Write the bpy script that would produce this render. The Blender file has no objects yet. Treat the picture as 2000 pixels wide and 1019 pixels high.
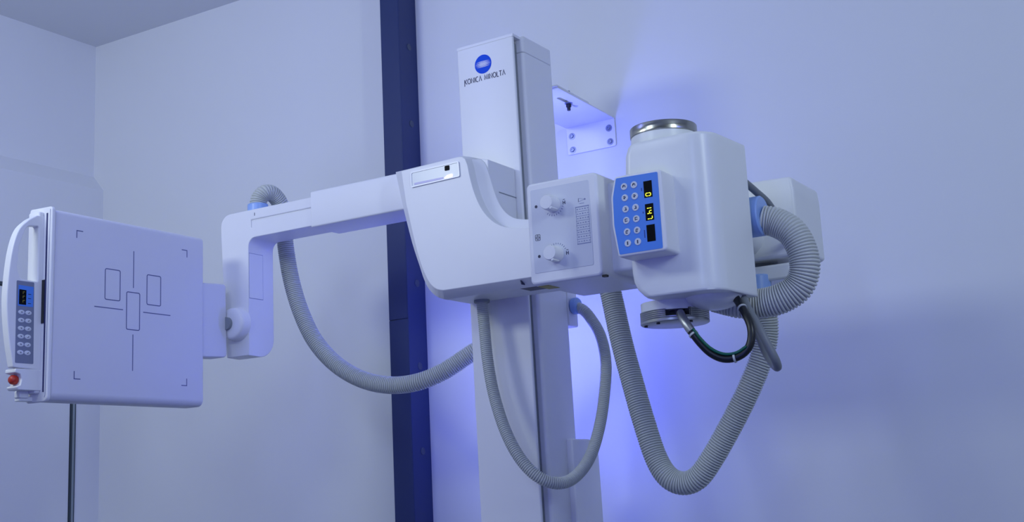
import bpy, bmesh, math
from mathutils import Vector, Matrix
S = bpy.context.scene
COL = S.collection

# ------------------------------------------------------------------ camera, world, lights, exposure
def make_camera():
    cd = bpy.data.cameras.new('camera'); cam = bpy.data.objects.new('camera', cd); COL.objects.link(cam)
    cd.sensor_fit = 'HORIZONTAL'; cd.sensor_width = 36.0; cd.lens = 43.92
    cd.shift_y = -0.01725; cd.clip_start = 0.02
    yaw, pitch, roll = math.radians(31.12), math.radians(11.226), math.radians(-2.837)
    d = Vector((-math.sin(yaw)*math.cos(pitch), math.cos(yaw)*math.cos(pitch), math.sin(pitch)))
    r = Vector((math.cos(yaw), math.sin(yaw), 0)); u = r.cross(d)
    c, s = math.cos(roll), math.sin(roll)
    r2 = c*r+s*u; u2 = -s*r+c*u
    M = Matrix((r2, u2, -d)).transposed().to_4x4(); M.translation = Vector((0, 0, 1.1))
    cam.matrix_world = M
    S.camera = cam
make_camera()
S.view_settings.view_transform = 'Standard'; S.view_settings.look = 'None'
S.view_settings.gamma = 1.0; S.view_settings.exposure = 0.0
S.view_settings.use_curve_mapping = False
w = bpy.data.worlds.new('world'); S.world = w; w.use_nodes = True
w.node_tree.nodes['Background'].inputs[0].default_value = (0.3, 0.4, 0.8, 1)
w.node_tree.nodes['Background'].inputs[1].default_value = 0.05

def light(name, kind, loc, energy, color, target=None, size=None, size_y=None, radius=None, spread=None):
    ld = bpy.data.lights.new(name, kind); ld.energy = energy; ld.color = color
    if kind == 'AREA':
        ld.shape = 'RECTANGLE'; ld.size = size; ld.size_y = size_y or size
        if spread: ld.spread = spread
    if radius is not None: ld.shadow_soft_size = radius
    o = bpy.data.objects.new(name, ld); COL.objects.link(o); o.location = loc
    if target is not None:
        o.rotation_euler = (Vector(target)-Vector(loc)).to_track_quat('-Z', 'Y').to_euler()
    return o
light('lamp_right', 'AREA', (1.2, 1.2, 2.7), 20, (0.72, 0.86, 0.92), (-1.1, 2.6, 1.8), 0.25, 0.9)
light('lamp_left', 'AREA', (-3.3, 0.8, 2.7), 17.5, (0.84, 0.94, 0.92), (-3.2, 3.8, 2.2), 0.7, 0.4)
light('lamp_middle', 'AREA', (-2.0, 0.6, 2.8), 8.5, (0.69, 0.82, 0.92), (-2.0, 3.8, 2.1), 0.6, 0.4)
light('lamp_near_camera', 'AREA', (-0.55, -0.6, 2.3), 11, (0.34, 0.45, 0.95), (-1.6, 3.0, 1.8), 0.25, 0.9)
light('added_violet_fill_right', 'AREA', (1.6, 1.9, 2.5), 5, (0.13, 0.16, 1.0), (-1.0, 2.4, 1.7), 0.5, 0.8)  # added violet fill from the right, without a fixture
light('added_violet_fill_low_front', 'AREA', (-0.5, 0.5, 0.9), 5.5, (0.13, 0.14, 1.0), (-2.6, 2.9, 1.5), 0.5, 0.5)
light('added_violet_wash_left', 'AREA', (-2.9, 1.7, 3.0), 5, (0.13, 0.16, 1.0), (-3.1, 3.8, 2.0), 0.5, 0.3)  # added wash that puts violet on the left of the back wall
light('violet_lamp_behind_column', 'POINT', (-2.12, 3.51, 1.58), 5.0, (0.12, 0.15, 1.0), radius=0.03)
light('violet_lamp_under_bracket', 'POINT', (-1.93, 3.45, 2.13), 2.8, (0.17, 0.21, 1.0), radius=0.04)
light('violet_lamp_behind_foot', 'POINT', (-1.95, 3.48, 1.32), 1.2, (0.12, 0.15, 1.0), radius=0.03)
light('violet_lamp_by_detector', 'AREA', (-1.75, 1.05, 1.35), 2.2, (0.16, 0.12, 1.0), (-2.9, 2.3, 1.65), 0.25, 0.4)

# ------------------------------------------------------------------ materials
def mat(name, col, rough=0.5, metal=0.0, noise=0.0, nscale=40, bump=0.0, bscale=200, emit=None, estr=0, spec=0.5, alpha=None, transm=0):
    m = bpy.data.materials.new(name); m.use_nodes = True
    nt = m.node_tree; b = nt.nodes['Principled BSDF']
    b.inputs['Base Color'].default_value = (*col, 1); b.inputs['Roughness'].default_value = rough
    b.inputs['Metallic'].default_value = metal; b.inputs['Specular IOR Level'].default_value = spec
    tc = nt.nodes.new('ShaderNodeTexCoord')
    if noise:
        n = nt.nodes.new('ShaderNodeTexNoise'); n.inputs['Scale'].default_value = nscale; n.inputs['Detail'].default_value = 4
        nt.links.new(tc.outputs['Object'], n.inputs['Vector'])
        mx = nt.nodes.new('ShaderNodeMix'); mx.data_type = 'RGBA'
        mx.inputs[6].default_value = (*[c*(1-noise) for c in col], 1)
        mx.inputs[7].default_value = (*[min(1, c*(1+noise)) for c in col], 1)
        nt.links.new(n.outputs['Fac'], mx.inputs[0]); nt.links.new(mx.outputs[2], b.inputs['Base Color'])
    if bump:
        n2 = nt.nodes.new('ShaderNodeTexNoise'); n2.inputs['Scale'].default_value = bscale; n2.inputs['Detail'].default_value = 3
        nt.links.new(tc.outputs['Object'], n2.inputs['Vector'])
        bp = nt.nodes.new('ShaderNodeBump'); bp.inputs['Strength'].default_value = bump; bp.inputs['Distance'].default_value = 0.002
        nt.links.new(n2.outputs['Fac'], bp.inputs['Height']); nt.links.new(bp.outputs['Normal'], b.inputs['Normal'])
    if emit:
        b.inputs['Emission Color'].default_value = (*emit, 1); b.inputs['Emission Strength'].default_value = estr
    return m
M_WALL = mat('wall_paint', (0.78, 0.80, 0.82), 0.75, noise=0.015, nscale=3, bump=0.08, bscale=120)
M_CEIL = mat('ceiling_paint', (0.74, 0.76, 0.78), 0.9, noise=0.015, nscale=3)
M_FLOOR = mat('floor_vinyl', (0.20, 0.22, 0.28), 0.45, noise=0.08, nscale=25)
M_WHITE = mat('white_enamel', (0.82, 0.83, 0.84), 0.38, noise=0.01, nscale=15, bump=0.03, bscale=500)
M_TUBE = mat('pale_grey_enamel', (0.83, 0.85, 0.83), 0.32, noise=0.01, nscale=15, bump=0.03, bscale=500)
M_PLATE = mat('collimator_face_film', (0.66, 0.69, 0.75), 0.42, noise=0.01, nscale=30)
M_DET = mat('detector_cover', (0.74, 0.75, 0.80), 0.5, noise=0.01, nscale=20)
M_GREY = mat('dark_part_and_groove_shade_grey', (0.26, 0.29, 0.31), 0.6)  # grey of small dark parts, also painted shade in the column groove
M_DUCT = mat('dark_blue_grey_paint', (0.016, 0.033, 0.125), 0.5, noise=0.06, nscale=8, bump=0.05)
M_SEAL = mat('dark_rubber_seal', (0.05, 0.07, 0.09), 0.7)
M_JAMB = mat('grey_metal_edging', (0.28, 0.33, 0.36), 0.45, metal=0.3)
M_HOSE = mat('hose_grey_plastic', (0.53, 0.56, 0.51), 0.42, noise=0.03, nscale=60)
M_HOSE2 = mat('hose_pale_grey_plastic', (0.60, 0.62, 0.58), 0.42, noise=0.03, nscale=60)
M_COLLAR = mat('blue_connector_plastic', (0.28, 0.44, 0.80), 0.35, noise=0.02)
M_BLUE = mat('blue_keypad_film', (0.07, 0.25, 0.78), 0.4, noise=0.02, nscale=80)
M_KEY = mat('pale_key_print', (0.66, 0.70, 0.76), 0.4)
M_INK = mat('dark_print_ink', (0.02, 0.025, 0.07), 0.5)
M_FAINT = mat('faint_print_ink', (0.17, 0.20, 0.36), 0.6)
M_PALEINK = mat('pale_print_ink', (0.26, 0.30, 0.46), 0.6)
M_LINE = mat('detector_line_print', (0.10, 0.12, 0.26), 0.5)
M_LOGO = mat('emblem_blue', (0.0, 0.075, 0.70), 0.5, spec=0.15)
M_STRIPE = mat('emblem_stripe_white', (0.70, 0.72, 0.85), 0.4)
M_BLACK = mat('black_plastic', (0.008, 0.009, 0.012), 0.35)
M_DISP = mat('display_window', (0.004, 0.005, 0.006), 0.45, spec=0.06)
M_DIGIT = mat('yellow_led_segment', (0.6, 0.6, 0.05), 0.5, emit=(0.85, 0.85, 0.03), estr=0.95)
M_DIGITD = mat('dim_amber_led_segment', (0.1, 0.1, 0.02), 0.5, emit=(0.30, 0.28, 0.02), estr=0.2)
M_STEEL = mat('brushed_steel', (0.36, 0.36, 0.34), 0.17, metal=1.0, noise=0.05, nscale=120)
_nt = M_STEEL.node_tree; _tg = _nt.nodes.new('ShaderNodeTangent'); _tg.direction_type = 'RADIAL'; _tg.axis = 'Z'
_nt.nodes['Principled BSDF'].inputs['Anisotropic'].default_value = 0.9
_nt.links.new(_tg.outputs['Tangent'], _nt.nodes['Principled BSDF'].inputs['Tangent'])
M_STEELD = mat('machined_aluminium', (0.42, 0.43, 0.44), 0.35, metal=1.0)
M_CABLE = mat('black_cable_rubber', (0.006, 0.008, 0.010), 0.35)
M_EARTH = mat('green_earth_wire', (0.0, 0.11, 0.06), 0.4)
M_GCABLE = mat('grey_cable_rubber', (0.20, 0.22, 0.23), 0.45)
M_TIE = mat('white_nylon_tie', (0.55, 0.58, 0.55), 0.4)
M_RED = mat('red_button_plastic', (0.45, 0.03, 0.015), 0.4)
M_YELLOW = mat('yellow_warning_label', (0.42, 0.36, 0.05), 0.5)
M_DLABEL = mat('dark_rating_label', (0.09, 0.09, 0.11), 0.5)
M_CLEAR = mat('glossy_silver_nameplate', (0.50, 0.55, 0.64), 0.25, metal=0.0, spec=0.6)
M_RIM = mat('nameplate_rim', (0.88, 0.89, 0.92), 0.25, spec=0.4)
M_LED = mat('violet_white_led', (0.9, 0.85, 1.0), 0.4, emit=(0.85, 0.70, 1.0), estr=1.4)
M_LEDT = mat('lit_nameplate_slot', (0.30, 0.32, 0.55), 0.3, emit=(0.30, 0.22, 0.75), estr=0.18)
M_KPAD = mat('grey_keypad_film', (0.20, 0.23, 0.33), 0.5)
M_SCREW = mat('zinc_with_blue_reflection', (0.26, 0.30, 0.45), 0.35, metal=0.6)  # blue of the reflected light is put into the base colour
M_DSCREW = mat('painted_screw', (0.05, 0.07, 0.12), 0.45)

# ------------------------------------------------------------------ helpers
def bmx(): return bmesh.new()
MAP = {'x': lambda u, v, t: (t, u, v), 'y': lambda u, v, t: (u, t, v), 'z': lambda u, v, t: (u, v, t)}
def loft(bm, loops, cap=True):
    rings = [[bm.verts.new(p) for p in L] for L in loops]
    n = len(rings[0])
    for a, b in zip(rings, rings[1:]):
        for i in range(n):
            bm.faces.new((a[i], a[(i+1) % n], b[(i+1) % n], b[i]))
    if cap:
        bm.faces.new(rings[0][::-1]); bm.faces.new(rings[-1])
    return rings
def prism(bm, pts, axis, a, b):
    f = MAP[axis]
    loft(bm, [[f(u, v, a) for u, v in pts], [f(u, v, b) for u, v in pts]])
def box(bm, x0, x1, y0, y1, z0, z1):
    prism(bm, [(x0, y0), (x1, y0), (x1, y1), (x0, y1)], 'z', z0, z1)
def rpoly(pts, seg=8):
    """polygon with per-corner radius (u, v, r)"""
    out = []; n = len(pts)
    for i in range(n):
        p = Vector(pts[i][:2]); r = pts[i][2] if len(pts[i]) > 2 else 0
        if r <= 0: out.append(tuple(p)); continue
        a = (Vector(pts[i-1][:2])-p).normalized(); b = (Vector(pts[(i+1) % n][:2])-p).normalized()
        ang = a.angle(b)
        if ang > math.pi-1e-3: out.append(tuple(p)); continue
        t = r/math.tan(ang/2); c = p+(a+b).normalized()*(r/math.sin(ang/2))
        s = p+a*t-c; e = p+b*t-c
        a0 = math.atan2(s.y, s.x); a1 = math.atan2(e.y, e.x); da = a1-a0
        while da > math.pi: da -= 2*math.pi
        while da < -math.pi: da += 2*math.pi
        for k in range(seg+1):
            q = a0+da*k/seg
            out.append((c.x+r*math.cos(q), c.y+r*math.sin(q)))
    return out
def rrect(u0, v0, u1, v1, r, seg=6): return rpoly([(u0, v0, r), (u1, v0, r), (u1, v1, r), (u0, v1, r)], seg)
def circ(cu, cv, r, n=32, rv=None):
    rv = rv or r
    return [(cu+r*math.cos(2*math.pi*i/n), cv+rv*math.sin(2*math.pi*i/n)) for i in range(n)]
def cyl(bm, axis, cu, cv, r, a, b, n=40, cham=0.0):
    f = MAP[axis]; L = []
    if cham > 0:
        s = 1 if b > a else -1
        st = [(a, r-cham), (a+s*cham, r), (b-s*cham, r), (b, r-cham)]
    else: st = [(a, r), (b, r)]
    loft(bm, [[f(u, v, t) for u, v in circ(cu, cv, rr, n)] for t, rr in st])
def lathe(bm, axis, cu, cv, prof, n=48):
    f = MAP[axis]
    loft(bm, [[f(u, v, t) for u, v in circ(cu, cv, rr, n)] for t, rr in prof])
def catmull(pts, per=12):
    P = [Vector(p) for p in pts]; P = [P[0]*2-P[1]]+P+[P[-1]*2-P[-2]]; out = []
    for i in range(1, len(P)-2):
        p0, p1, p2, p3 = P[i-1:i+3]
        for k in range(per):
            t = k/per
            out.append(0.5*((2*p1)+(p2-p0)*t+(2*p0-5*p1+4*p2-p3)*t*t+(3*p1-p0-3*p2+p3)*t**3))
    out.append(P[-2]); return out
def resample(pts, step):
    d = [0]
    for a, b in zip(pts, pts[1:]): d.append(d[-1]+(b-a).length)
    n = max(2, int(round(d[-1]/step))); out = []; j = 0
    for k in range(n+1):
        s = d[-1]*k/n
        while j < len(d)-2 and d[j+1] < s: j += 1
        t = (s-d[j])/max(1e-9, d[j+1]-d[j]); out.append(pts[j].lerp(pts[j+1], min(1, max(0, t))))
    return out
def sweep(bm, pts, rad, seg=16):
    """tube along a 3-D path, rad = function of the sample index; parallel transport frame"""
    n = len(pts); T = []
    for i in range(n):
        T.append((pts[min(n-1, i+1)]-pts[max(0, i-1)]).normalized())
    N = T[0].orthogonal().normalized(); loops = []
    for i in range(n):
        if i: N = (N-T[i]*N.dot(T[i])).normalized()
        B = T[i].cross(N); r = rad(i)
        loops.append([pts[i]+(N*math.cos(2*math.pi*k/seg)+B*math.sin(2*math.pi*k/seg))*r for k in range(seg)])
    loft(bm, loops)
def tube(bm, path, r, seg=16, step=0.006, smooth=True):
    p = resample(catmull(path) if smooth else [Vector(q) for q in path], step)
    sweep(bm, p, lambda i: r, seg)
    return p
def corrugated(bm, path, r, pitch, depth=0.09, seg=24):
    p = resample(catmull(path, 16), pitch/6)
    prof = [1.0-depth, 1.0-depth*0.35, 1.0, 1.0, 1.0, 1.0-depth*0.35]
    sweep(bm, p, lambda i: r*prof[i % 6], seg)
    return p
def stroke(bm, pts, w_, axis, t0, t1):
    """flat printed stroke of width w_ along the polyline pts in the (u, v) plane"""
    P = [Vector(p) for p in pts]; L = []; R = []
    for i, p in enumerate(P):
        a = (p-P[i-1]).normalized() if i else None
        b = (P[i+1]-p).normalized() if i < len(P)-1 else None
        d = (a or b) if (a is None or b is None) else ((a+b).normalized() if (a+b).length > 1e-6 else a)
        n = Vector((-d.y, d.x)); k = 1.0
        if a is not None and b is not None: k = 1/max(0.5, d.dot(a))
        L.append(p+n*w_/2*k); R.append(p-n*w_/2*k)
    f = MAP[axis]
    for i in range(len(P)-1):
        q = [L[i], R[i], R[i+1], L[i+1]]
        prism(bm, [(v.x, v.y) for v in q], axis, t0, t1)

def root_loc(o):
    l = Vector((0, 0, 0))
    while o is not None: l = l+Vector(o.location); o = o.parent
    return l
def finish(me, ang):
    for p in me.polygons: p.use_smooth = True
    me.set_sharp_from_angle(angle=math.radians(ang))
def obj(name, bm, m, parent=None, bevel=0.0, seg=3, ang=35, fix=True):
    if fix: bmesh.ops.recalc_face_normals(bm, faces=bm.faces)
    me = bpy.data.meshes.new(name); bm.to_mesh(me); bm.free()
    if parent is not None:
        me.transform(Matrix.Translation(-root_loc(parent)))
    me.materials.append(m)
    o = bpy.data.objects.new(name, me); COL.objects.link(o)
    if parent is not None: o.parent = parent
    if bevel: add_bevel(o, bevel, seg)
    finish(me, ang)
    return o
def add_bevel(o, wd, seg=3, ang=35):
    b = o.modifiers.new('edge_rounding', 'BEVEL'); b.width = wd; b.segments = seg; b.limit_method = 'ANGLE'
    b.angle_limit = math.radians(ang); b.harden_normals = False
def boolean(o, cutter_bm, op='DIFFERENCE'):
    """cut a mesh now (the cutter does not stay in the scene); call before add_bevel"""
    bmesh.ops.recalc_face_normals(cutter_bm, faces=cutter_bm.faces)
    cm = bpy.data.meshes.new('tmp'); cutter_bm.to_mesh(cm); cutter_bm.free()
    if o.parent is not None: cm.transform(Matrix.Translation(-root_loc(o.parent)))
    c = bpy.data.objects.new('tmp', cm); COL.objects.link(c); c.parent = o.parent
    md = o.modifiers.new('b', 'BOOLEAN'); md.operation = op; md.object = c; md.solver = 'EXACT'
    bpy.context.view_layer.update()
    dg = bpy.context.evaluated_depsgraph_get()
    nm = bpy.data.meshes.new_from_object(o.evaluated_get(dg))
    o.modifiers.remove(md); old = o.data; nm.name = old.name; o.data = nm
    bpy.data.objects.remove(c); bpy.data.meshes.remove(cm); bpy.data.meshes.remove(old)
    finish(nm, 35)
def dup(o, parent, delta):
    c = o.copy(); COL.objects.link(c); c.parent = parent; c.location = Vector(o.location)+Vector(delta); return c
def thing(name, label, cat, loc=(0, 0, 0), group=None):
    o = bpy.data.objects.new(name, None); COL.objects.link(o); o.location = loc; o.empty_display_size = 0.1
    o['label'] = label; o['category'] = cat
    if group: o['group'] = group
    return o
def tag(o, label, cat=None, group=None):
    o['label'] = label
    if cat: o['category'] = cat
    if group: o['group'] = group
    return o
def struct(name, bm, m, label=None, cat=None, bevel=0.0):
    o = obj(name, bm, m, None, bevel); o['kind'] = 'structure'
    if label: o['label'] = label
    if cat: o['category'] = cat
    return o

# ------------------------------------------------------------------ room shell
XL, XLU, XR, YB, YF, ZC = -4.47, -4.537, 1.7, 3.8, -2.3, 3.255
def room():
    b = bmx(); box(b, -4.8, XR+0.2, YF-0.2, YB+0.2, -0.1, 0.0)
    struct('floor', b, M_FLOOR, 'grey vinyl floor of the x-ray room', 'floor')
    b = bmx(); box(b, -4.8, XR+0.2, YF-0.2, YB+0.2, ZC, ZC+0.1)
    struct('ceiling', b, M_CEIL, 'plain painted ceiling above the corner of the room', 'ceiling')
    b = bmx(); box(b, -4.8, XR+0.2, YB, YB+0.2, 0, ZC)
    struct('wall_back', b, M_WALL, 'pale wall behind the x-ray stand', 'wall')
    # left wall: thicker lower part with a sloping top, thinner upper part; opening for the door
    b = bmx()
    prism(b, [(-4.8, 2.545), (XL, 2.545), (XLU, 2.622), (XLU, ZC), (-4.8, ZC)], 'y', YF, YB)
    box(b, -4.8, XL, YF, 2.55, 0, 2.545); box(b, -4.8, XL, 3.668, YB, 0, 2.545); box(b, -4.8, XL, 2.55, 3.668, 2.062, 2.545)
    struct('wall_left', b, M_WALL, 'left wall with a thicker lower half and a sloping ledge line', 'wall')
    b = bmx(); box(b, XR, XR+0.2, YF, YB, 0, ZC)
    struct('wall_right', b, M_WALL, 'right wall of the room', 'wall')
    b = bmx(); box(b, -4.8, XR, YF-0.2, YF, 0, ZC)
    struct('wall_front', b, M_WALL, 'wall on the camera side of the room', 'wall')
    # flush door in the left wall, dark seal around it
    b = bmx(); box(b, -4.56, XL-0.001, 2.592, 3.640, 0.008, 2.044)
    d = struct('door_1', b, M_WALL, 'flush pale door in the left wall behind the flat detector', 'door', 0.003)
    b = bmx()
    for y0, y1, z0, z1 in ((2.55, 3.664, 2.047, 2.060), (3.643, 3.650, 0.0, 2.047), (3.661, 3.667, 0.0, 2.060), (2.55, 2.59, 0, 2.047)):
        box(b, -4.545, XL+0.004, y0, y1, z0, z1)
    obj('door_seal', b, M_SEAL, d)
    b = bmx(); box(b, -4.545, XL+0.007, 3.650, 3.661, 0.0, 2.047)
    tag(obj('jamb_strip', b, M_JAMB, d, 0.002), 'grey metal strip down the door edge')
room()

# ------------------------------------------------------------------ dark duct on the back wall
def duct():
    t = thing('wall_duct', 'dark blue-grey boxed duct running up the pale back wall left of the column', 'duct', (-2.727, 3.742, 0))
    x0, x1, y0 = -2.772, -2.684, 3.685
    b = bmx(); box(b, x0+0.001, x1-0.0015, y0+0.003, YB-0.001, 0, ZC-0.002); obj('duct_core', b, M_SEAL, t)
    for z0, z1 in ((0.0, 1.7405), (1.7425, ZC-0.002)):
        b = bmx(); box(b, x0, x1-0.003, y0, y0+0.004, z0, z1); obj('front_panel', b, M_DUCT, t, 0.001, 1)
    b = bmx(); box(b, x1-0.004, x1, y0+0.0005, YB-0.001, 0, ZC-0.002); obj('side_panel', b, M_DUCT, t, 0.001, 1)
    first = None
    for z in (2.805, 2.496, 2.187, 1.878, 1.569, 1.26, 0.951, 0.642, 3.114):
        if first is None:
            b = bmx(); lathe(b, 'x', 3.747, z, [(x1-0.001, 0.014), (x1+0.0015, 0.0135), (x1+0.0025, 0.011), (x1+0.0015, 0.010), (x1+0.0015, 0.004)], 24)
            first = obj('screw', b, M_DSCREW, t); z0 = z
        else: dup(first, t, (0, 0, z-z0))
duct()

# ------------------------------------------------------------------ bracket between column and wall
def bracket():
    t = thing('wall_bracket', 'white steel angle bracket screwed to the back wall right of the column top', 'bracket', (-1.944, 3.8, 2.25))
    x0, x1, z = -2.040, -1.848, 2.361
    b = bmx(); prism(b, [(x0, 3.799), (x1, 3.799), (x1+0.012, 3.375), (x0-0.004, 3.375)], 'z', z, z+0.005)
    sh = obj('shelf_plate', b, M_WHITE, t)
    b = bmx(); prism(b, rrect(x0, 2.262, x1, z+0.005, 0.008), 'y', 3.793, 3.799)
    obj('wall_plate', b, M_WHITE, t, 0.001, 2)
    b = bmx(); prism(b, [(x0+0.01, 3.60), (x1+0.004, 3.60), (x1+0.013, 3.368), (x0, 3.368)], 'z', z+0.0055, z+0.0105)
    tp = obj('column_plate', b, M_WHITE, t)
    for sx in (-1.885, -2.005):
        for o in (sh, tp):
            c = bmx(); prism(c, rpoly([(sx-0.008, 3.46, .0079), (sx+0.008, 3.46, .0079), (sx+0.008, 3.595-(0.03 if o is tp else 0), .0079), (sx-0.008, 3.595-(0.03 if o is tp else 0), .0079)]), 'z', z-0.02, z+0.03)
            boolean(o, c)
    add_bevel(sh, 0.0008, 1); add_bevel(tp, 0.0008, 1)
    for sx in (-1.887, -2.005):
        b = bmx(); cyl(b, 'z', sx, 3.535, 0.013, z-0.003, z-0.0002, 24); n = obj('washer', b, M_SCREW, t)
        b = bmx(); cyl(b, 'z', sx, 3.535, 0.010, z-0.014, z-0.003, 6); cyl(b, 'z', sx, 3.535, 0.006, z-0.026, z-0.014, 16)
        cyl(b, 'z', sx, 3.535, 0.010, z+0.011, z+0.019, 6); cyl(b, 'z', sx, 3.535, 0.007, z+0.019, z+0.042, 16)
        tag(obj('bolt', b, M_BLACK, t, 0.0008, 1), 'dark bolt through the bracket slot')
    f = None
    for x, zz in ((-2.019, 2.328), (-2.018, 2.278), (-1.871, 2.330), (-1.869, 2.280)):
        if f is None:
            b = bmx(); lathe(b, 'y', x, zz, [(3.793, 0.0125), (3.7915, 0.012), (3.7913, 0.0085), (3.789, 0.008), (3.787, 0.006), (3.787, 0.0034), (3.789, 0.003)], 28)
            f = obj('screw', b, M_SCREW, t); f0 = (x, zz)
        else: dup(f, t, (x-f0[0], 0, zz-f0[1]))
bracket()

# ------------------------------------------------------------------ lettering (own stroke alphabet)
GL = {  # glyphs in a unit-high box: (width, strokes)
 'K': (.62, [[(.05, 0), (.05, 1)], [(.60, 1), (.16, .50), (.62, 0)]]),
 'O': (.80, [[(.40+.38*math.cos(a*math.pi/12), .5+.5*math.sin(a*math.pi/12)) for a in range(25)]]),
 'N': (.68, [[(.05, 0), (.05, 1), (.63, 0), (.63, 1)]]),
 'I': (.14, [[(.07, 0), (.07, 1)]]),
 'C': (.66, [[(.40+.38*math.cos(a*math.pi/12), .5+.5*math.sin(a*math.pi/12)) for a in range(4, 21)]]),
 'A': (.68, [[(.02, 0), (.34, 1), (.66, 0)]]),
 'M': (.84, [[(.04, 0), (.14, 1), (.42, .12), (.70, 1), (.80, 0)]]),
 'L': (.48, [[(.05, 1), (.05, 0), (.48, 0)]]),
 'T': (.62, [[(.0, 1), (.62, 1)], [(.31, 1), (.31, 0)]]),
 'H': (.66, [[(.06, 0), (.06, 1)], [(.60, 0), (.60, 1)], [(.06, .5), (.60, .5)]]),
 ' ': (.36, []),
}
def lettering(bm, text, u0, v0, width, height, sw, axis, t0, t1, gap=.17):
    tot = sum(GL[c][0]*height for c in text)+gap*height*(len(text)-1)
    k = width/tot; u = u0
    for c in text:
        gw, st = GL[c]
        for s in st: stroke(bm, [(u+p[0]*height*k, v0+p[1]*height) for p in s], sw, axis, t0, t1)
        u += (gw+gap)*height*k

# ------------------------------------------------------------------ support column
def column():
    xc = -1.9355
    t = thing('support_column', 'tall white floor-standing column carrying the swivel arm, with a round blue emblem', 'column', (xc, 3.26, 0))
    t.rotation_euler = (0, -0.0103, 0)
    b = bmx(); prism(b, rpoly([(xc-.1035, 3.150), (xc-.1035, 3.140, .005), (xc+.1035, 3.140, .005), (xc+.1035, 3.150)], 4), 'z', 0.02, 2.474)
    obj('front_cover', b, M_WHITE, t, 0.003, 2)
    b = bmx(); box(b, xc-.088, xc+.088, 3.150, 3.20, 0.02, 2.462); obj('groove_shade_core', b, M_GREY, t)  # dark core paints the shade in the groove behind the front cover
    prof = rpoly([(xc-.112, 3.186, .010), (xc+.112, 3.186, .012), (xc+.112, 3.365, .010), (xc-.112, 3.365, .010)], 6)
    b = bmx(); prism(b, prof, 'z', 0.02, 2.432); obj('rear_body', b, M_WHITE, t)
    b = bmx(); prism(b, prof, 'z', 2.434, 2.487); obj('top_cap', b, M_WHITE, t, 0.003, 2)
    b = bmx(); box(b, xc-.1035, xc+.1035, 3.1415, 3.36, 2.474, 2.4825); obj('cap_lid', b, M_WHITE, t)
    # emblem
    b = bmx(); cyl(b, 'y', xc-.008, 2.408, .0305, 3.1402, 3.1392, 48); e = obj('emblem', b, M_LOGO, t)
    b = bmx()
    for k in range(-3, 4):
        hh = .0030*k; L = math.sqrt(.0305**2-hh**2)*(0.97-0.05*abs(k)); th = .0013*(1-.13*abs(k))
        prism(b, [(xc-.008-L, 2.408+hh), (xc-.008-L*.3, 2.408+hh-th), (xc-.008+L*.3, 2.408+hh-th), (xc-.008+L, 2.408+hh), (xc-.008+L*.3, 2.408+hh+th), (xc-.008-L*.3, 2.408+hh+th)], 'y', 3.1392, 3.1388)
    tag(obj('emblem_stripe', b, M_STRIPE, e), 'white tapering stripes across the emblem')
    b = bmx(); lettering(b, 'KONICA MINOLTA', xc-.080, 2.356, .150, .0158, .0023, 'y', 3.1402, 3.1394)
    stroke(b, [(xc-.0797, 2.3505), (xc-.0797, 2.356)], .0023, 'y', 3.1402, 3.1394)
    tag(obj('lettering', b, M_INK, t), 'dark maker lettering under the emblem')
    # box and hose socket at the rear right, plinth at the foot
    b = bmx(); prism(b, rrect(xc+.04, 1.592, xc+.112, 1.86, .006), 'y', 3.3655, 3.425); obj('junction_box', b, M_WHITE, t, 0.003, 2)
    b = bmx(); prism(b, rpoly([(3.30, 0.0), (3.47, 0.0), (3.465, 1.245, .06), (3.30, 1.245)]), 'x', xc-.15, xc+.131)
    obj('foot_housing', b, M_WHITE, t, 0.004, 2)
column()

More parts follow.
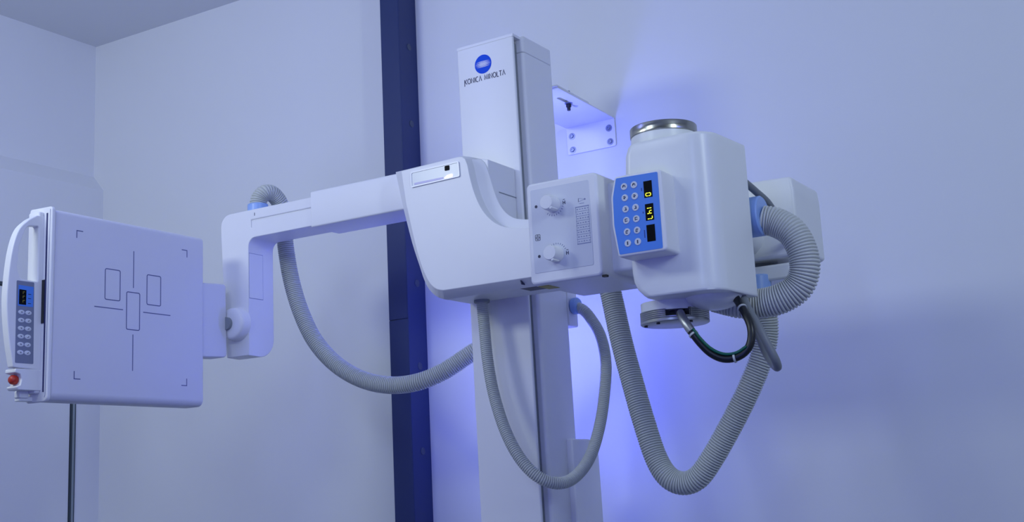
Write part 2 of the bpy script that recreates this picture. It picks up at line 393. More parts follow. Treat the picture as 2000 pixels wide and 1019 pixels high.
# ------------------------------------------------------------------ swivel arm: carriage, left arm and leg, right arm and end box
def interp(pts, per=6): return [(p.x, p.y) for p in catmull([(a, c, 0) for a, c in pts], per)]
def arm():
    t = thing('swivel_arm', 'white U-shaped swivel arm on the column, with a rounded carriage and a hanging left leg', 'arm', (-1.95, 3.05, 1.60))
    # carriage housing
    rc = [(-1.906, 2.030), (-1.899, 1.99), (-1.887, 1.945), (-1.868, 1.900), (-1.842, 1.864), (-1.805, 1.836), (-1.755, 1.820), (-1.70, 1.8155)]
    curve = interp(rc, 4)
    top_i = [(-1.938, 2.060), (-1.924, 2.058), (-1.914, 2.050)]; top_o = [(-1.944, 2.072), (-1.924, 2.066), (-1.912, 2.055)]
    left_i = [(-2.007, 1.6765), (-2.032, 1.684), (-2.053, 1.703), (-2.068, 1.730), (-2.083, 1.766), (-2.100, 1.825), (-2.129, 1.955)]
    left_o = [(-2.030, 1.6565), (-2.056, 1.668), (-2.080, 1.690), (-2.098, 1.722), (-2.113, 1.766), (-2.138, 1.842), (-2.168, 1.960)]
    xe = -1.215
    rear = interp([(-1.884, 2.046), (-1.876, 2.030), (-1.870, 2.010), (-1.857, 1.965), (-1.845, 1.928), (-1.830, 1.899), (-1.809, 1.876), (-1.780, 1.860), (-1.73, 1.851), (-1.70, 1.8505)], 3)
    rear = rear[:len(curve)]+[rear[-1]]*(len(curve)-len(rear))
    inner = [(-2.142, 2.054)]+top_i+curve+[(xe, 1.8155), (xe, 1.6765)]+interp(left_i, 3)
    outer = [(-2.190, 2.066)]+top_o+curve+[(xe, 1.8155), (xe, 1.6565)]+interp(left_o, 3)
    back = [(-2.190, 2.066)]+[(-1.944, 2.066), (-1.915, 2.064), (-1.896, 2.058)]+rear+[(xe, 1.8505), (xe, 1.6565)]+interp(left_o, 3)
    b = bmx(); f = lambda L, y: [(u, y, v) for u, v in L]
    loft(b, [f(inner, 2.930), f(outer, 2.966), f(back, 2.985), f(back, 2.990)])
    ch = obj('carriage_housing', b, M_WHITE, t, 0.0035, 3, 22)
    lo = [(u+.001, v+.0007) for u, v in interp(left_o, 3)]
    b = bmx(); prism(b, [(-2.188, 2.064), (-1.96, 2.064), (-1.96, 1.848), (-1.62, 1.848), (-1.62, 1.6572)]+lo, 'y', 2.988, 3.100)
    obj('carriage_back', b, M_WHITE, t, 0.002, 2, 25)
    b = bmx(); prism(b, [(-2.10, 1.846), (-1.8725, 1.846), (-1.8725, 2.053), (-1.90, 2.060), (-2.10, 2.064)], 'y', 2.989, 3.1385); obj('carriage_slide', b, M_WHITE, t, 0.002, 2)
    b = bmx(); box(b, -2.06, -1.88, 3.099, 3.1385, 1.70, 1.847); obj('carriage_roller_block', b, M_GREY, t)
    b = bmx(); box(b, -1.8725, -1.8712, 3.042, 3.138, 1.9625, 1.9652); tag(obj('seam', b, M_GREY, t), 'fine dark seam on the carriage side')
    b = bmx(); box(b, -1.63, -1.216, 2.988, 3.100, 1.6575, 1.845); obj('right_arm', b, M_WHITE, t, 0.004, 2)
    # nameplate with indicator light
    q = [(-2.106, 1.996), (-1.932, 2.000), (-1.934, 2.046), (-2.106, 2.043)]
    b = bmx(); prism(b, rpoly([(u, v, .004) for u, v in q]), 'y', 2.9275, 2.931); npb = obj('nameplate', b, M_CLEAR, t, 0.0008, 2)
    b = bmx(); o1 = rpoly([(u, v, .005) for u, v in q]); i1 = rpoly([(u+(.0035 if u < -2 else -.0035), v+(.0035 if v < 2.02 else -.0035), .003) for u, v in q])
    loft(b, [f(o1, 2.9305), f(o1, 2.9258), f(i1, 2.9258), f(i1, 2.9305)], cap=False)
    obj('rim', b, M_RIM, npb)
    b = bmx(); prism(b, rrect(-1.9835, 2.0255, -1.967, 2.0400, .0025), 'y', 2.9262, 2.928); tag(obj('sensor_window', b, M_DISP, npb), 'small black square window')
    b = bmx(); prism(b, rrect(-2.094, 2.0025, -1.990, 2.0085, .001), 'y', 2.9268, 2.928); obj('light_slot', b, M_LEDT, npb)
    b = bmx(); prism(b, rpoly([(-1.992, 2.0025, .002), (-1.957, 2.0035, .003), (-1.956, 2.0135, .004), (-1.975, 2.0115, .004)]), 'y', 2.9262, 2.928); tag(obj('indicator_lamp', b, M_LED, npb), 'glowing violet-white indicator')
    # left arm sleeve, telescoping inner arm with the leg
    b = bmx(); prism(b, rrect(3.005, 1.957, 3.148, 2.0745, .006, 4), 'x', -2.560, -2.12); obj('arm_sleeve', b, M_WHITE, t, 0.002, 2)
    L = rpoly([(-2.30, 1.966), (-2.844, 1.966, .030), (-2.844, 1.50), (-2.937, 1.50), (-2.962, 1.90), (-2.970, 2.061, .042), (-2.30, 2.061)], 10)
    b = bmx(); prism(b, L, 'y', 3.02, 3.140); la = obj('inner_arm', b, M_WHITE, t)
    c = bmx(); prism(c, rpoly([(2.99, 1.579), (3.141, 1.571, .068), (3.141, 2.2), (2.99, 2.2)], 12), 'x', -3.2, -2.0); boolean(la, c, 'INTERSECT')
    c = bmx(); prism(c, [(-2.832, 2.000), (-2.826, 2.000), (-2.826, 2.0235), (-2.50, 2.0235), (-2.50, 2.0275), (-2.832, 2.0275)], 'y', 3.00, 3.0255); boolean(la, c)
    add_bevel(la, 0.0035, 2, 40)
    b = bmx(); box(b, -2.8442, -2.8434, 3.023, 3.0892, 1.7655, 1.9175); obj('panel_gap', b, M_FAINT, t)
    b = bmx(); box(b, -2.8442, -2.8426, 3.0235, 3.0876, 1.7670, 1.9160); obj('access_panel', b, M_WHITE, t)
    b = bmx(); box(b, -2.8155, -2.8135, 3.0192, 3.0202, 2.0385, 2.0485); tag(obj('index_mark', b, M_INK, t), 'short dark index tick on the arm')
    b = bmx(); stroke(b, [(-1.750, 1.6725), (-1.747, 1.6610)], .0022, 'y', 2.9515, 2.9335); tag(obj('index_mark', b, M_INK, t), 'short dark index tick on the carriage')
    b = bmx(); lathe(b, 'y', -2.893, 1.684, [(2.986, .030), (2.987, .044), (2.990, .050), (2.998, .053), (3.010, .054), (3.021, .058)], 48); obj('pivot', b, M_WHITE, t, ang=50)
    b = bmx(); prism(b, circ(-2.857, 3.082, .0345, 36), 'z', 2.055, 2.094); tag(obj('hose_collar', b, M_COLLAR, t, 0.003, 2), 'blue plastic hose socket on top of the leg')
    # labels below the carriage
    b = bmx(); prism(b, [(-1.775, 2.972), (-1.722, 2.972), (-1.722, 3.030), (-1.775, 3.030)], 'z', 1.6562, 1.6574); tag(obj('rating_label', b, M_DLABEL, t), 'dark label under the carriage')
    b = bmx(); cyl(b, 'z', -1.967, 3.07, .0235, 1.650, 1.657, 28); tag(obj('hose_gland', b, M_GREY, t), 'dark ring where the thin hose leaves the carriage')
    # right end of the arm
    b = bmx(); prism(b, rpoly([(-1.225, 1.636), (-.985, 1.636, .008), (-.958, 1.648, .010), (-.958, 1.80, .012), (-.962, 1.836, .012), (-1.225, 1.842, .02)]), 'y', 2.950, 3.155)
    obj('end_box', b, M_TUBE, t, 0.014, 3)
    b = bmx(); prism(b, rrect(-1.20, 2.955, -.985, 3.12, .01), 'z', 1.582, 1.622); obj('end_bracket', b, M_TUBE, t, 0.006, 2)
    b = bmx(); cyl(b, 'z', -1.10, 3.04, .05, 1.620, 1.638, 32); obj('bearing', b, M_GREY, t)
    b = bmx(); cyl(b, 'z', -1.077, 2.965, .033, 1.545, 1.600, 32); tag(obj('hose_socket', b, M_COLLAR, t, 0.003, 2), 'blue hose socket below the right end of the arm')
    b = bmx(); lathe(b, 'y', -1.10, 1.70, [(2.69, .045), (2.80, .05), (2.955, .055)], 32); obj('tube_spindle', b, M_TUBE, t)
arm()

# ------------------------------------------------------------------ flat-panel detector
def detector():
    t = thing('flat_panel_detector', 'square white flat-panel detector with crosshair print and a side handle, hanging from the leg', 'detector', (-2.94, 2.58, 1.40))
    X0, X1 = -2.985, -2.900
    b = bmx(); prism(b, rpoly([(X0, 1.410, .012), (X1, 1.410, .022), (X1, 1.953, .014), (X0, 1.958, .008)]), 'y', 2.292, 2.874)
    obj('panel_housing', b, M_DET, t, 0.006, 3)
    b = bmx(); prism(b, rpoly([(X0-.003, 1.406, .012), (X1+.005, 1.406, .016), (X1+.009, 1.958, .012), (X0-.003, 1.961, .008)]), 'y', 2.278, 2.291)
    obj('end_cap', b, M_WHITE, t, 0.003, 2)
    b = bmx(); box(b, -2.9135, -2.9085, 2.2765, 2.2795, 1.433, 1.940); tag(obj('tray_slot', b, mat('slot_dark_blue', (0.02, 0.025, 0.12), 0.5), t), 'long dark vertical slot in the end cap')
    b = bmx(); stroke(b, [(-2.9060, 1.418), (-2.9025, 1.424), (-2.8985, 1.950)], .0012, 'y', 2.279, 2.2774); obj('rim_groove', b, M_FAINT, t)
    b = bmx(); box(b, -2.9275, -2.9135, 2.2755, 2.2795, 1.625, 1.748); tag(obj('latch_recess', b, M_BLACK, t), 'black recess beside the handle')
    # handle: a plate in the depth direction with a grip opening
    H0, H1 = -2.950, -2.925
    out = [(2.279, 1.934), (2.255, 1.932), (2.225, 1.913), (2.195, 1.880), (2.176, 1.821), (2.166, 1.739), (2.164, 1.665), (2.174, 1.576), (2.190, 1.498), (2.279, 1.494)]
    o2 = [out[0]]+interp(out[1:9], 5)+[out[9]]
    b = bmx(); prism(b, o2, 'x', H0, H1); h = obj('handle', b, M_WHITE, t)
    c = bmx(); prism(c, rpoly([(2.262, 1.902, .006), (2.222, 1.896, .02), (2.199, 1.838, .04), (2.194, 1.775, .02), (2.205, 1.744, .012), (2.262, 1.742, .003)], 6), 'x', -3.1, -2.8); boolean(h, c)
    add_bevel(h, 0.004, 3, 40)
    b = bmx(); prism(b, rrect(2.2615, 1.430, 2.279, 1.945, .004), 'x', -2.972, -2.9255); obj('handle_mount', b, M_WHITE, t, 0.004, 2)
    # keypad
    kx = H1+.0006
    b = bmx(); prism(b, rpoly([(2.195, 1.510, .003), (2.254, 1.510, .003), (2.250, 1.738, .003), (2.193, 1.738, .003)]), 'x', H1-.001, kx); kp = tag(obj('keypad_film', b, M_KPAD, t), 'grey membrane keypad')
    b = bmx(); prism(b, [(2.199, 1.668), (2.248, 1.668), (2.248, 1.725), (2.199, 1.726)], 'x', kx-.0002, kx+.0004); obj('display_surround', b, M_BLUE, t)
    b = bmx(); prism(b, [(2.2015, 1.672), (2.2245, 1.672), (2.2245, 1.7135), (2.2015, 1.714)], 'x', kx, kx+.0008); dp = obj('display', b, M_DISP, t)
    b = bmx()
    for z in (1.705, 1.693, 1.681): stroke(b, [(2.214, z-.003), (2.214, z+.003), (2.220, z+.003)], .0015, 'x', kx+.0007, kx+.0011)
    obj('digit', b, M_DIGITD, dp)
    b = bmx()
    for z in (1.703, 1.691, 1.677): stroke(b, [(2.231, z), (2.240, z)], .0018, 'x', kx+.0003, kx+.0008)
    obj('display_print', b, M_INK, t)
    f = None
    for r in range(6):
        for cidx in range(2):
            y = 2.2105+.0228*cidx; z = 1.6505-.02225*r
            if f is None:
                b = bmx(); loft(b, [[(xx, u, v) for u, v in circ(y, z, rr, 20, rv)] for xx, rr, rv in ((kx-.0005, .0105, .0066), (kx+.0010, .0103, .0064), (kx+.0017, .009, .0052))])
                f = obj('button', b, M_KEY, t); f0 = (y, z); bt = f
            else: bt = dup(f, t, (0, y-f0[0], z-f0[1]))
            b = bmx(); stroke(b, [(y-.002, z+.002*(-1)**cidx), (y+.0005, z-.001), (y+.0025, z+.0015)], .0014, 'x', kx+.0016, kx+.0021)
            ic = obj('key_symbol', b, M_INK, None); ic.parent = bt
            ic.data.transform(Matrix.Translation(-root_loc(bt)))
    # release latch with red button
    b = bmx(); prism(b, rpoly([(2.206, 1.437, .004), (2.279, 1.437), (2.279, 1.495), (2.195, 1.495, .004), (2.195, 1.484), (2.212, 1.480, .004), (2.216, 1.466, .012), (2.212, 1.450, .004), (2.199, 1.446, .003)], 5), 'x', -2.966, -2.922)
    obj('release_latch', b, M_WHITE, t, 0.002, 2)
    b = bmx(); lathe(b, 'y', -2.944, 1.4655, [(2.2135, .0125), (2.207, .0135), (2.200, .0125), (2.195, .009), (2.193, .004)], 28); tag(obj('red_button', b, M_RED, t), 'round red release button')
    b = bmx(); prism(b, rrect(2.232, 1.418, 2.262, 1.438, .004), 'x', -2.974, -2.950); box(b, -2.978, -2.955, 2.236, 2.2785, 1.410, 1.424); obj('latch_foot', b, M_TUBE, t, 0.002, 2)
    # printed marks
    px_ = X1+.0001; w_ = .0026
    def mark(name, pts):
        b = bmx(); stroke(b, pts, w_, 'x', px_-.0012, px_+.0004); obj(name, b, M_LINE, t)
    c_, z_ = 2.5865, 1.6875; s = .2145; k = .022
    for sy in (-1, 1):
        for sz in (-1, 1):
            mark('corner_mark', [(c_+sy*(s-k), z_+sz*s), (c_+sy*s, z_+sz*s), (c_+sy*s, z_+sz*(s-k))])
    for a in (((2.584, 1.870), (2.584, 1.757)), ((2.584, 1.616), (2.584, 1.507)), ((2.439, 1.687), (2.545, 1.687)), ((2.623, 1.687), (2.732, 1.687))): mark('centre_line', list(a))
    for u0, v0, u1, v1 in ((2.477, 1.712, 2.533, 1.8035), (2.637, 1.7125, 2.692, 1.8045), (2.5585, 1.630, 2.609, 1.743)):
        r_ = rrect(u0, v0, u1, v1, .005, 4); mark('field_rectangle', r_+[r_[0]])
    # mounting block
    b = bmx(); prism(b, rpoly([(2.86, 1.568), (2.985, 1.573, .016), (2.980, 1.815, .012), (2.86, 1.808)], 6), 'x', -2.97, -2.906); obj('mounting_block', b, M_DET, t, 0.004, 2)
    b = bmx(); cyl(b, 'y', -2.905, 1.684, .021, 2.975, 2.9875, 32); obj('mount_shaft', b, M_GREY, t)
detector()

# ------------------------------------------------------------------ collimator
def collimator():
    t = thing('collimator', 'white box-shaped collimator with two round knobs, fixed left of the x-ray tube', 'collimator', (-1.342, 2.57, 1.56))
    x0, x1, y0, y1, z0, z1 = -1.434, -1.248, 2.450, 2.692, 1.562, 1.801
    b = bmx(); prism(b, rrect(x0, z0, x1, z1, .012, 6), 'y', y0, y1); obj('housing', b, M_WHITE, t, 0.006, 3)
    b = bmx(); prism(b, rrect(x0+.012, z0+.026, x1-.020, z1-.016, .004), 'y', y0-.0008, y0+.002); obj('front_film', b, M_PLATE, t, 0.0005, 1)
    fy = y0-.0008
    for kx, kz, up in ((-1.3625, 1.742, -1), (-1.3610, 1.6245, 1)):
        b = bmx(); lathe(b, 'y', kx, kz, [(fy, .0185), (fy-.004, .0185), (fy-.005, .0178), (fy-.031, .0172), (fy-.0345, .0155), (fy-.0348, .001)], 40); kn = obj('knob', b, M_WHITE, t)
        b = bmx(); pa = math.radians(-55 if up < 0 else -70); box(b, -.0035, .0035, fy-.034, fy-.006, .0150, .0205)
        bmesh.ops.rotate(b, verts=b.verts, cent=(0, 0, 0), matrix=Matrix.Rotation(pa+math.pi if False else -pa+math.pi/2, 3, 'Y'))
        bmesh.ops.translate(b, verts=b.verts, vec=(kx, 0, kz)); obj('pointer', b, M_WHITE, kn, 0.001, 1)
        b = bmx()
        for i in range(9):
            a = math.radians((-130+i*14) if up < 0 else (130-i*13))
            r0, r1 = .0235, .0275
            stroke(b, [(kx+r0*math.cos(a), kz+r0*math.sin(a)), (kx+r1*math.cos(a), kz+r1*math.sin(a))], .0013, 'y', fy+.0005, fy-.0003)
        obj('tick_marks', b, M_FAINT, t)
        b = bmx(); cyl(b, 'y', kx-.046, kz+.002, .0036, fy+.0005, fy-.0004, 16); obj('dot_mark', b, M_INK, t)
        b = bmx(); GLs = .0085; lettering(b, 'H', kx+.025, kz-.004, .006, GLs, .0016, 'y', fy+.0005, fy-.0003)
        stroke(b, [(kx+.0255, kz+.0075), (kx+.031, kz+.0075)], .0012, 'y', fy+.0005, fy-.0003)
        obj('knob_print', b, M_INK, t)
    # printed symbol and distance table
    b = bmx(); r_ = rrect(-1.4145, 1.664, -1.4020, 1.6775, .002, 3); stroke(b, r_+[r_[0]], .0011, 'y', fy+.0005, fy-.0003)
    stroke(b, circ(-1.4083, 1.6707, .0042, 14)+[(-1.4041, 1.6707)], .0009, 'y', fy+.0005, fy-.0003)
    stroke(b, [(-1.4140, 1.6707), (-1.4025, 1.6707)], .0007, 'y', fy+.0005, fy-.0003); stroke(b, [(-1.4083, 1.6645), (-1.4083, 1.677)], .0007, 'y', fy+.0005, fy-.0003)
    obj('lamp_symbol', b, M_INK, t)
    b = bmx(); u0, u1, v0, v1 = -1.305, -1.272, 1.6405, 1.7255
    for i in range(9):
        v = v1-(v1-v0)*i/8
        stroke(b, [(u0-.001, v), (u1+.001, v)], .0009 if 0 < i < 8 else .0022, 'y', fy+.0005, fy-.0003)
        if i < 8:
            for j in range(5):
                uu = u0+.002+(u1-u0)*j/5; vv = v-(v1-v0)/16
                stroke(b, [(uu, vv), (uu+.0035, vv)], .0018 if (i+j) % 3 else .0026, 'y', fy+.0005, fy-.0003)
    for u in (u0, u1): stroke(b, [(u, v0), (u, v1)], .0006, 'y', fy+.0005, fy-.0003)
    stroke(b, [(-1.297, 1.744), (-1.297, 1.7375), (-1.281, 1.7415), (-1.297, 1.7455), (-1.297, 1.738)], .0008, 'y', fy+.0005, fy-.0003)
    cyl(b, 'y', -1.2805, 1.7415, .0021, fy+.0005, fy-.0003, 12); stroke(b, [(-1.295, 1.733), (-1.283, 1.733)], .0012, 'y', fy+.0005, fy-.0003)
    tag(obj('distance_table', b, M_PALEINK, t), 'faint printed table of distances')
    b = bmx(); prism(b, rrect(-1.251, 1.558, -1.239, 1.5635, .0015), 'y', y0+.003, y0+.012); tag(obj('tape_slot', b, M_BLACK, t), 'small dark slot at the lower right corner')
    b = bmx(); prism(b, rrect(2.505, 1.575, 2.66, 1.785, .01), 'x', x1-.004, -1.166); obj('mounting_flange', b, M_TUBE, t, 0.004, 2)
    b = bmx(); prism(b, [(-1.428, 2.473), (-1.400, 2.473), (-1.400, 2.525), (-1.428, 2.525)], 'z', 1.5612, 1.5622); tag(obj('warning_label', b, M_YELLOW, t), 'yellow label under the collimator')
collimator()

# ------------------------------------------------------------------ x-ray tube head
TX, TY = -1.131, 2.575
def xtube():
    t = thing('x_ray_tube_head', 'pale grey upright x-ray tube head with a steel ring on top, right of the collimator', 'x-ray tube', (TX, TY, 1.44))
    plan = rpoly([(-1.178, 2.441, .022), (-1.080, 2.437), (-.972, 2.441, .055), (-.957, 2.630, .006), (-1.010, 2.645, .010), (-1.010, 2.720, .02), (-1.178, 2.720, .03)], 14)
    z0, z1 = 1.497, 1.846
    cx, cy = -1.07, 2.57
    def ring(k, z, left=0.0):
        out = []
        for u, v in plan:
            uu = cx+(u-cx)*k; vv = cy+(v-cy)*k
            if left and uu < -1.10: uu += left*min(1, (-1.10-uu)/.06)
            out.append((uu, vv, z))
        return out
    b = bmx()
    loft(b, [ring(.975, z0, .036), ring(.994, z0+.001, .032), ring(1.0, z0+.006, .026), ring(1.0, z0+.020, .012), ring(1.0, z0+.038, .004), ring(1, z0+.06, .001), ring(1, 1.78, 0.0), ring(1, 1.82, .003), ring(1, z1-.008, .010), ring(.993, z1-.002, .015), ring(.96, z1, .02)])
    obj('tube_housing', b, M_TUBE, t, ang=60)
    b = bmx(); lathe(b, 'z', TX, TY, [(1.846, .080), (1.872, .0765), (1.884, .0755), (1.886, .072)], 56); obj('cap_neck', b, M_TUBE, t)
    b = bmx(); lathe(b, 'z', TX, TY, [(1.884, .0745), (1.886, .0775), (1.9045, .0775), (1.9065, .0765), (1.9065, .070), (1.900, .069), (1.900, .001)], 64); tag(obj('steel_cap', b, M_STEEL, t), 'polished steel ring on top of the tube')
    b = bmx(); lathe(b, 'z', TX-.006, TY, [(1.499, .0745), (1.476, .0745)], 56); obj('lower_neck', b, M_TUBE, t)
    prof = [(1.478, .0775)]
    for i in range(5): prof += [(1.4765-.0042*i, .0775), (1.4750-.0042*i, .0765), (1.4738-.0042*i, .0775)]
    prof += [(1.452, .0775), (1.450, .0745), (1.450, .001)]
    b = bmx(); lathe(b, 'z', TX-.006, TY, prof, 64); lr = obj('lower_ring', b, M_STEELD, t)
    c = bmx(); box(c, TX+.006, TX+.052, TY-.12, TY-.030, 1.462, 1.480); boolean(lr, c)
    b = bmx(); box(b, TX+.004, TX+.054, TY-.050, TY-.028, 1.460, 1.479); tag(obj('cable_opening', b, M_BLACK, t), 'dark opening in the lower ring')
    for a in (-2.6, -1.75, -.6):
        b = bmx(); cyl(b, 'z', TX-.006+.066*math.cos(a), TY+.066*math.sin(a), .004, 1.446, 1.4505, 12); obj('ring_screw', b, M_BLACK, t)
    # rounded cover below the housing
    b = bmx(); bmesh.ops.create_uvsphere(b, u_segments=32, v_segments=16, radius=1)
    bmesh.ops.scale(b, vec=(.062, .075, .030), verts=b.verts); bmesh.ops.translate(b, vec=(-1.035, 2.565, 1.500), verts=b.verts)
    obj('lower_cover', b, M_TUBE, t, ang=80)
    b = bmx(); cyl(b, 'x', 2.690, 1.690, .0465, -1.012, -.950, 40, .003); tag(obj('hose_collar', b, M_COLLAR, t), 'blue hose collar on the right side of the tube')
xtube()

# ------------------------------------------------------------------ control console
SEG = {'0': 'abcdef', '1': 'bc', '4': 'fgbc', '7': 'abc'}
def console():
    t = thing('control_console', 'small white console with blue keypad face and three black displays, on the tube front', 'control panel', (-1.113, 2.40, 1.575))
    y0 = 2.372
    shell = [(-1.168, 1.580, .008), (-1.053, 1.580, .008), (-1.055, 1.757, .008), (-1.165, 1.759, .008), (-1.177, 1.715, .05), (-1.178, 1.650, .05)]
    b = bmx(); prism(b, rpoly(shell, 6), 'y', y0, 2.4415); obj('shell', b, M_WHITE, t, 0.005, 3)
    face = [(-1.164, 1.586, .003), (-1.0625, 1.586, .003), (-1.0625, 1.7515, .003), (-1.161, 1.7535, .003), (-1.171, 1.712, .05), (-1.172, 1.652, .05)]
    b = bmx(); prism(b, rpoly(face, 6), 'y', y0-.0008, y0+.001); tag(obj('face_film', b, M_BLUE, t), 'bright blue keypad film')
    fy = y0-.0008; f = None
    sym = [[[(-.003, -.002), (-.001, .003), (.002, .002), (.003, -.002)], [(-.003, .001), (0, .0005)]],
           [[(-.003, .002), (0, .003), (.002, .001), (0, -.001), (-.001, -.003)], [(-.003, -.001), (.001, 0)]],
           [[(-.002, -.003), (.001, -.001), (.002, .002), (-.001, .003)], [(.001, -.003), (.003, -.001)]],
           [[(.003, .003), (-.002, .003), (-.002, -.003)], [(-.001, -.0015), (.003, -.0015)]],
           [[(.003, .002), (0, .003), (-.002, .001), (-.002, -.003), (.002, -.003)], [(0, 0), (.002, 0)]],
           [[(0, -.0035), (0, .0035)]]]
    for r in range(6):
        for c in range(2):
            x = -1.1425+.0237*c; z = 1.7322-.0249*r
            if f is None:
                b = bmx(); lathe(b, 'y', x, z, [(fy+.0003, .0077), (fy-.0008, .0077), (fy-.0014, .0070), (fy-.0014, .001)], 28); f = obj('button', b, M_KEY, t); f0 = (x, z); bt = f
            else: bt = dup(f, t, (x-f0[0], 0, z-f0[1]))
            b = bmx()
            for s in sym[r]: stroke(b, [(x+u*1.05, z+v*1.05) for u, v in s], .0015 if r < 5 else .0026, 'y', fy-.0013, fy-.0018)
            ic = obj('key_symbol', b, M_INK, None); ic.parent = bt; ic.data.transform(Matrix.Translation(-root_loc(bt)))
    for n, (zt, text) in enumerate(((1.7355, '  0'), (1.6855, '147'), (1.640, ''))):
        xa, xb, h = -1.0965, -1.0772, .0360
        b = bmx(); prism(b, [(xa, zt-h), (xb, zt-h), (xb, zt), (xa, zt)], 'y', fy+.0005, fy-.0005); dp = obj('display', b, M_DISP, t)
        for i, ch in enumerate(text):
            if ch == ' ': continue
            # the tube is turned, so the figures lie on their side: reading direction runs down
            cw, chh = .0062, .0115; zc = zt-.0065-.0116*i; xc = (xa+xb)/2
            P = lambda u, v: (xc+(v-.5)*chh, zc-(u-.5)*cw)
            sg = {'a': ((.08, 1), (.92, 1)), 'b': ((1, .94), (1, .56)), 'c': ((1, .44), (1, .06)), 'd': ((.08, 0), (.92, 0)), 'e': ((0, .44), (0, .06)), 'f': ((0, .94), (0, .56)), 'g': ((.08, .5), (.92, .5))}
            b = bmx()
            for k in SEG[ch]: stroke(b, [P(*sg[k][0]), P(*sg[k][1])], .0019, 'y', fy-.0004, fy-.0009)
            tag(obj('digit', b, M_DIGIT, dp), 'lit yellow figure lying on its side')
    mcap = mat('dark_blue_print', (0.01, 0.05, 0.28), 0.5)
    for z, h in ((1.7190, .007), (1.6685, .004), (1.622, .017)):
        b = bmx(); stroke(b, [(-1.1018, z-h/2), (-1.1018, z+h/2)], .0022, 'y', fy+.0003, fy-.0002)
        obj('display_caption', b, mcap, t)
console()

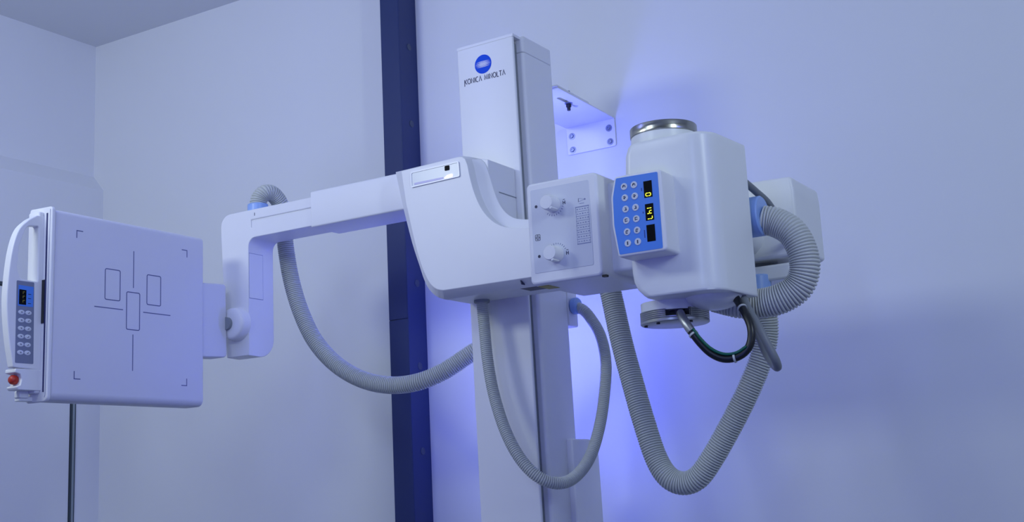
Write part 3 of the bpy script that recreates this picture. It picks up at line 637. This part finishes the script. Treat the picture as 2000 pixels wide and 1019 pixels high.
# ------------------------------------------------------------------ hoses and cables
def hoses():
    t = thing('corrugated_hose', 'thick ribbed grey hose curling from the blue collar on the right of the tube', 'hose', (-.916, 2.575, 1.654), 'ribbed hoses')
    A = [(-.956, 2.695, 1.681), (-.926, 2.70, 1.672), (-.890, 2.70, 1.644), (-.871, 2.70, 1.601), (-.869, 2.70, 1.556), (-.887, 2.70, 1.519), (-.925, 2.695, 1.497), (-.973, 2.690, 1.490), (-1.017, 2.680, 1.494), (-1.043, 2.675, 1.502), (-1.075, 2.672, 1.514)]
    b = bmx(); corrugated(b, A, .0345, .0066, .14); obj('hose_wall', b, M_HOSE2, t, ang=80)
    t = thing('corrugated_hose', 'long ribbed grey hose hanging in a deep V below the tube and collimator', 'hose', (-1.521, 3.02, 1.64), 'ribbed hoses')
    B = [(-1.523, 3.02, 1.656), (-1.510, 3.02, 1.577), (-1.488, 3.01, 1.476), (-1.460, 3.0, 1.370), (-1.429, 2.99, 1.260), (-1.399, 2.985, 1.166), (-1.366, 2.98, 1.117), (-1.326, 2.98, 1.100), (-1.284, 2.98, 1.113), (-1.241, 2.98, 1.160), (-1.190, 2.98, 1.230), (-1.138, 2.98, 1.309), (-1.096, 2.985, 1.389), (-1.075, 2.99, 1.458), (-1.071, 2.98, 1.522), (-1.077, 2.965, 1.56)]
    b = bmx(); corrugated(b, B, .0300, .0066, .15); obj('hose_wall', b, M_HOSE, t, ang=80)
    t = thing('corrugated_hose', 'thin ribbed grey hose looping under the carriage across the column to its side', 'hose', (-1.967, 3.07, 1.654), 'ribbed hoses')
    Cc = [(-1.967, 3.07, 1.653), (-1.963, 3.07, 1.590), (-1.950, 3.06, 1.482), (-1.927, 3.05, 1.376), (-1.882, 3.03, 1.271), (-1.833, 3.02, 1.192), (-1.784, 3.03, 1.138), (-1.746, 3.07, 1.117), (-1.723, 3.13, 1.131), (-1.708, 3.20, 1.185), (-1.702, 3.26, 1.273), (-1.704, 3.31, 1.376), (-1.714, 3.35, 1.471), (-1.742, 3.38, 1.553), (-1.780, 3.395, 1.612), (-1.806, 3.395, 1.642), (-1.838, 3.395, 1.656)]
    b = bmx(); corrugated(b, Cc, .0172, .0060, .15, 20); obj('hose_wall', b, M_HOSE, t, ang=80)
    b = bmx(); cyl(b, 'x', 3.393, 1.656, .0260, -1.8395, -1.8170, 32, .004); tag(obj('end_collar', b, M_COLLAR, t), 'blue plastic collar')
    t = thing('corrugated_hose', 'ribbed grey hose arching over the arm and sagging left of the column past the duct', 'hose', (-2.857, 3.08, 2.078), 'ribbed hoses')
    D = [(-2.857, 3.08, 2.078), (-2.854, 3.085, 2.112), (-2.843, 3.10, 2.134), (-2.833, 3.13, 2.134), (-2.829, 3.165, 2.100), (-2.840, 3.19, 2.036), (-2.838, 3.20, 1.947), (-2.824, 3.21, 1.839), (-2.793, 3.22, 1.731), (-2.743, 3.23, 1.630), (-2.665, 3.24, 1.546), (-2.567, 3.25, 1.487), (-2.460, 3.26, 1.458), (-2.362, 3.28, 1.460), (-2.282, 3.32, 1.491), (-2.203, 3.36, 1.542), (-2.12, 3.41, 1.590), (-2.05, 3.425, 1.625), (-1.99, 3.405, 1.640), (-1.98, 3.372, 1.645)]
    b = bmx(); corrugated(b, D, .0285, .0068, .15); obj('hose_wall', b, M_HOSE, t, ang=80)
    # black supply cable with green earth wire and ties
    t = thing('supply_cable', 'black cable looping from the tube housing to the lower steel ring, with white ties', 'cable', (-1.0, 2.5, 1.45))
    K = [(-1.012, 2.575, 1.540), (-.990, 2.566, 1.500), (-.957, 2.532, 1.456), (-.938, 2.515, 1.419), (-.938, 2.510, 1.388), (-.949, 2.505, 1.367), (-.971, 2.500, 1.355), (-.998, 2.495, 1.355), (-1.023, 2.490, 1.369), (-1.042, 2.485, 1.391), (-1.057, 2.482, 1.414), (-1.0745, 2.487, 1.440), (-1.092, 2.506, 1.462), (-1.101, 2.53, 1.472)]
    b = bmx(); p = tube(b, K, .0088, 16); obj('cable_jacket', b, M_CABLE, t, ang=80)
    b = bmx(); G = [Vector(q)+Vector((.004, -.007, .009)) for q in K[5:11]]; tube(b, G, .0032, 10); tag(obj('earth_wire', b, M_EARTH, t, ang=80), 'thin green earth wire along the cable')
    b = bmx(); pp = catmull(K); seg_ = resample([q for q in pp if q.z > 1.418 and q.x < -1.05], .004); sweep(b, seg_[:max(4, len(seg_)*3//4)], lambda i: .0098, 14); tag(obj('metal_sleeve', b, M_STEELD, t, ang=80), 'bare metal cable end')
    for fr in (.235, .54, .78):
        i = int(len(p)*fr); b = bmx(); d = (p[i+1]-p[i]).normalized()
        sweep(b, [p[i]-d*.0022, p[i]+d*.0022], lambda i: .0108, 20); obj('cable_tie', b, M_TIE, t)
    t = thing('grey_cable', 'grey cable hanging in a narrow loop beside the black cable below the tube', 'cable', (-.95, 2.6, 1.33))
    Gc = [(-1.000, 2.600, 1.535), (-.982, 2.590, 1.500), (-.957, 2.565, 1.459), (-.933, 2.550, 1.418), (-.916, 2.550, 1.378), (-.906, 2.560, 1.347), (-.912, 2.585, 1.334), (-.930, 2.610, 1.345), (-.952, 2.630, 1.375), (-.973, 2.650, 1.419), (-.991, 2.660, 1.468), (-.996, 2.660, 1.505)]
    b = bmx(); tube(b, Gc, .0095, 16); obj('cable_jacket', b, M_GCABLE, t, ang=80)
    t = thing('grey_cable', 'grey cable stub running from the tube back to the right end box above the hose', 'cable', (-.97, 2.75, 1.72))
    G2 = [(-.995, 2.62, 1.792), (-.983, 2.68, 1.772), (-.972, 2.72, 1.754), (-.961, 2.76, 1.734), (-.956, 2.80, 1.705), (-.965, 2.87, 1.680), (-.985, 2.951, 1.67)]
    b = bmx(); tube(b, G2, .0085, 14); obj('cable_jacket', b, M_GCABLE, t, ang=80)
hoses()
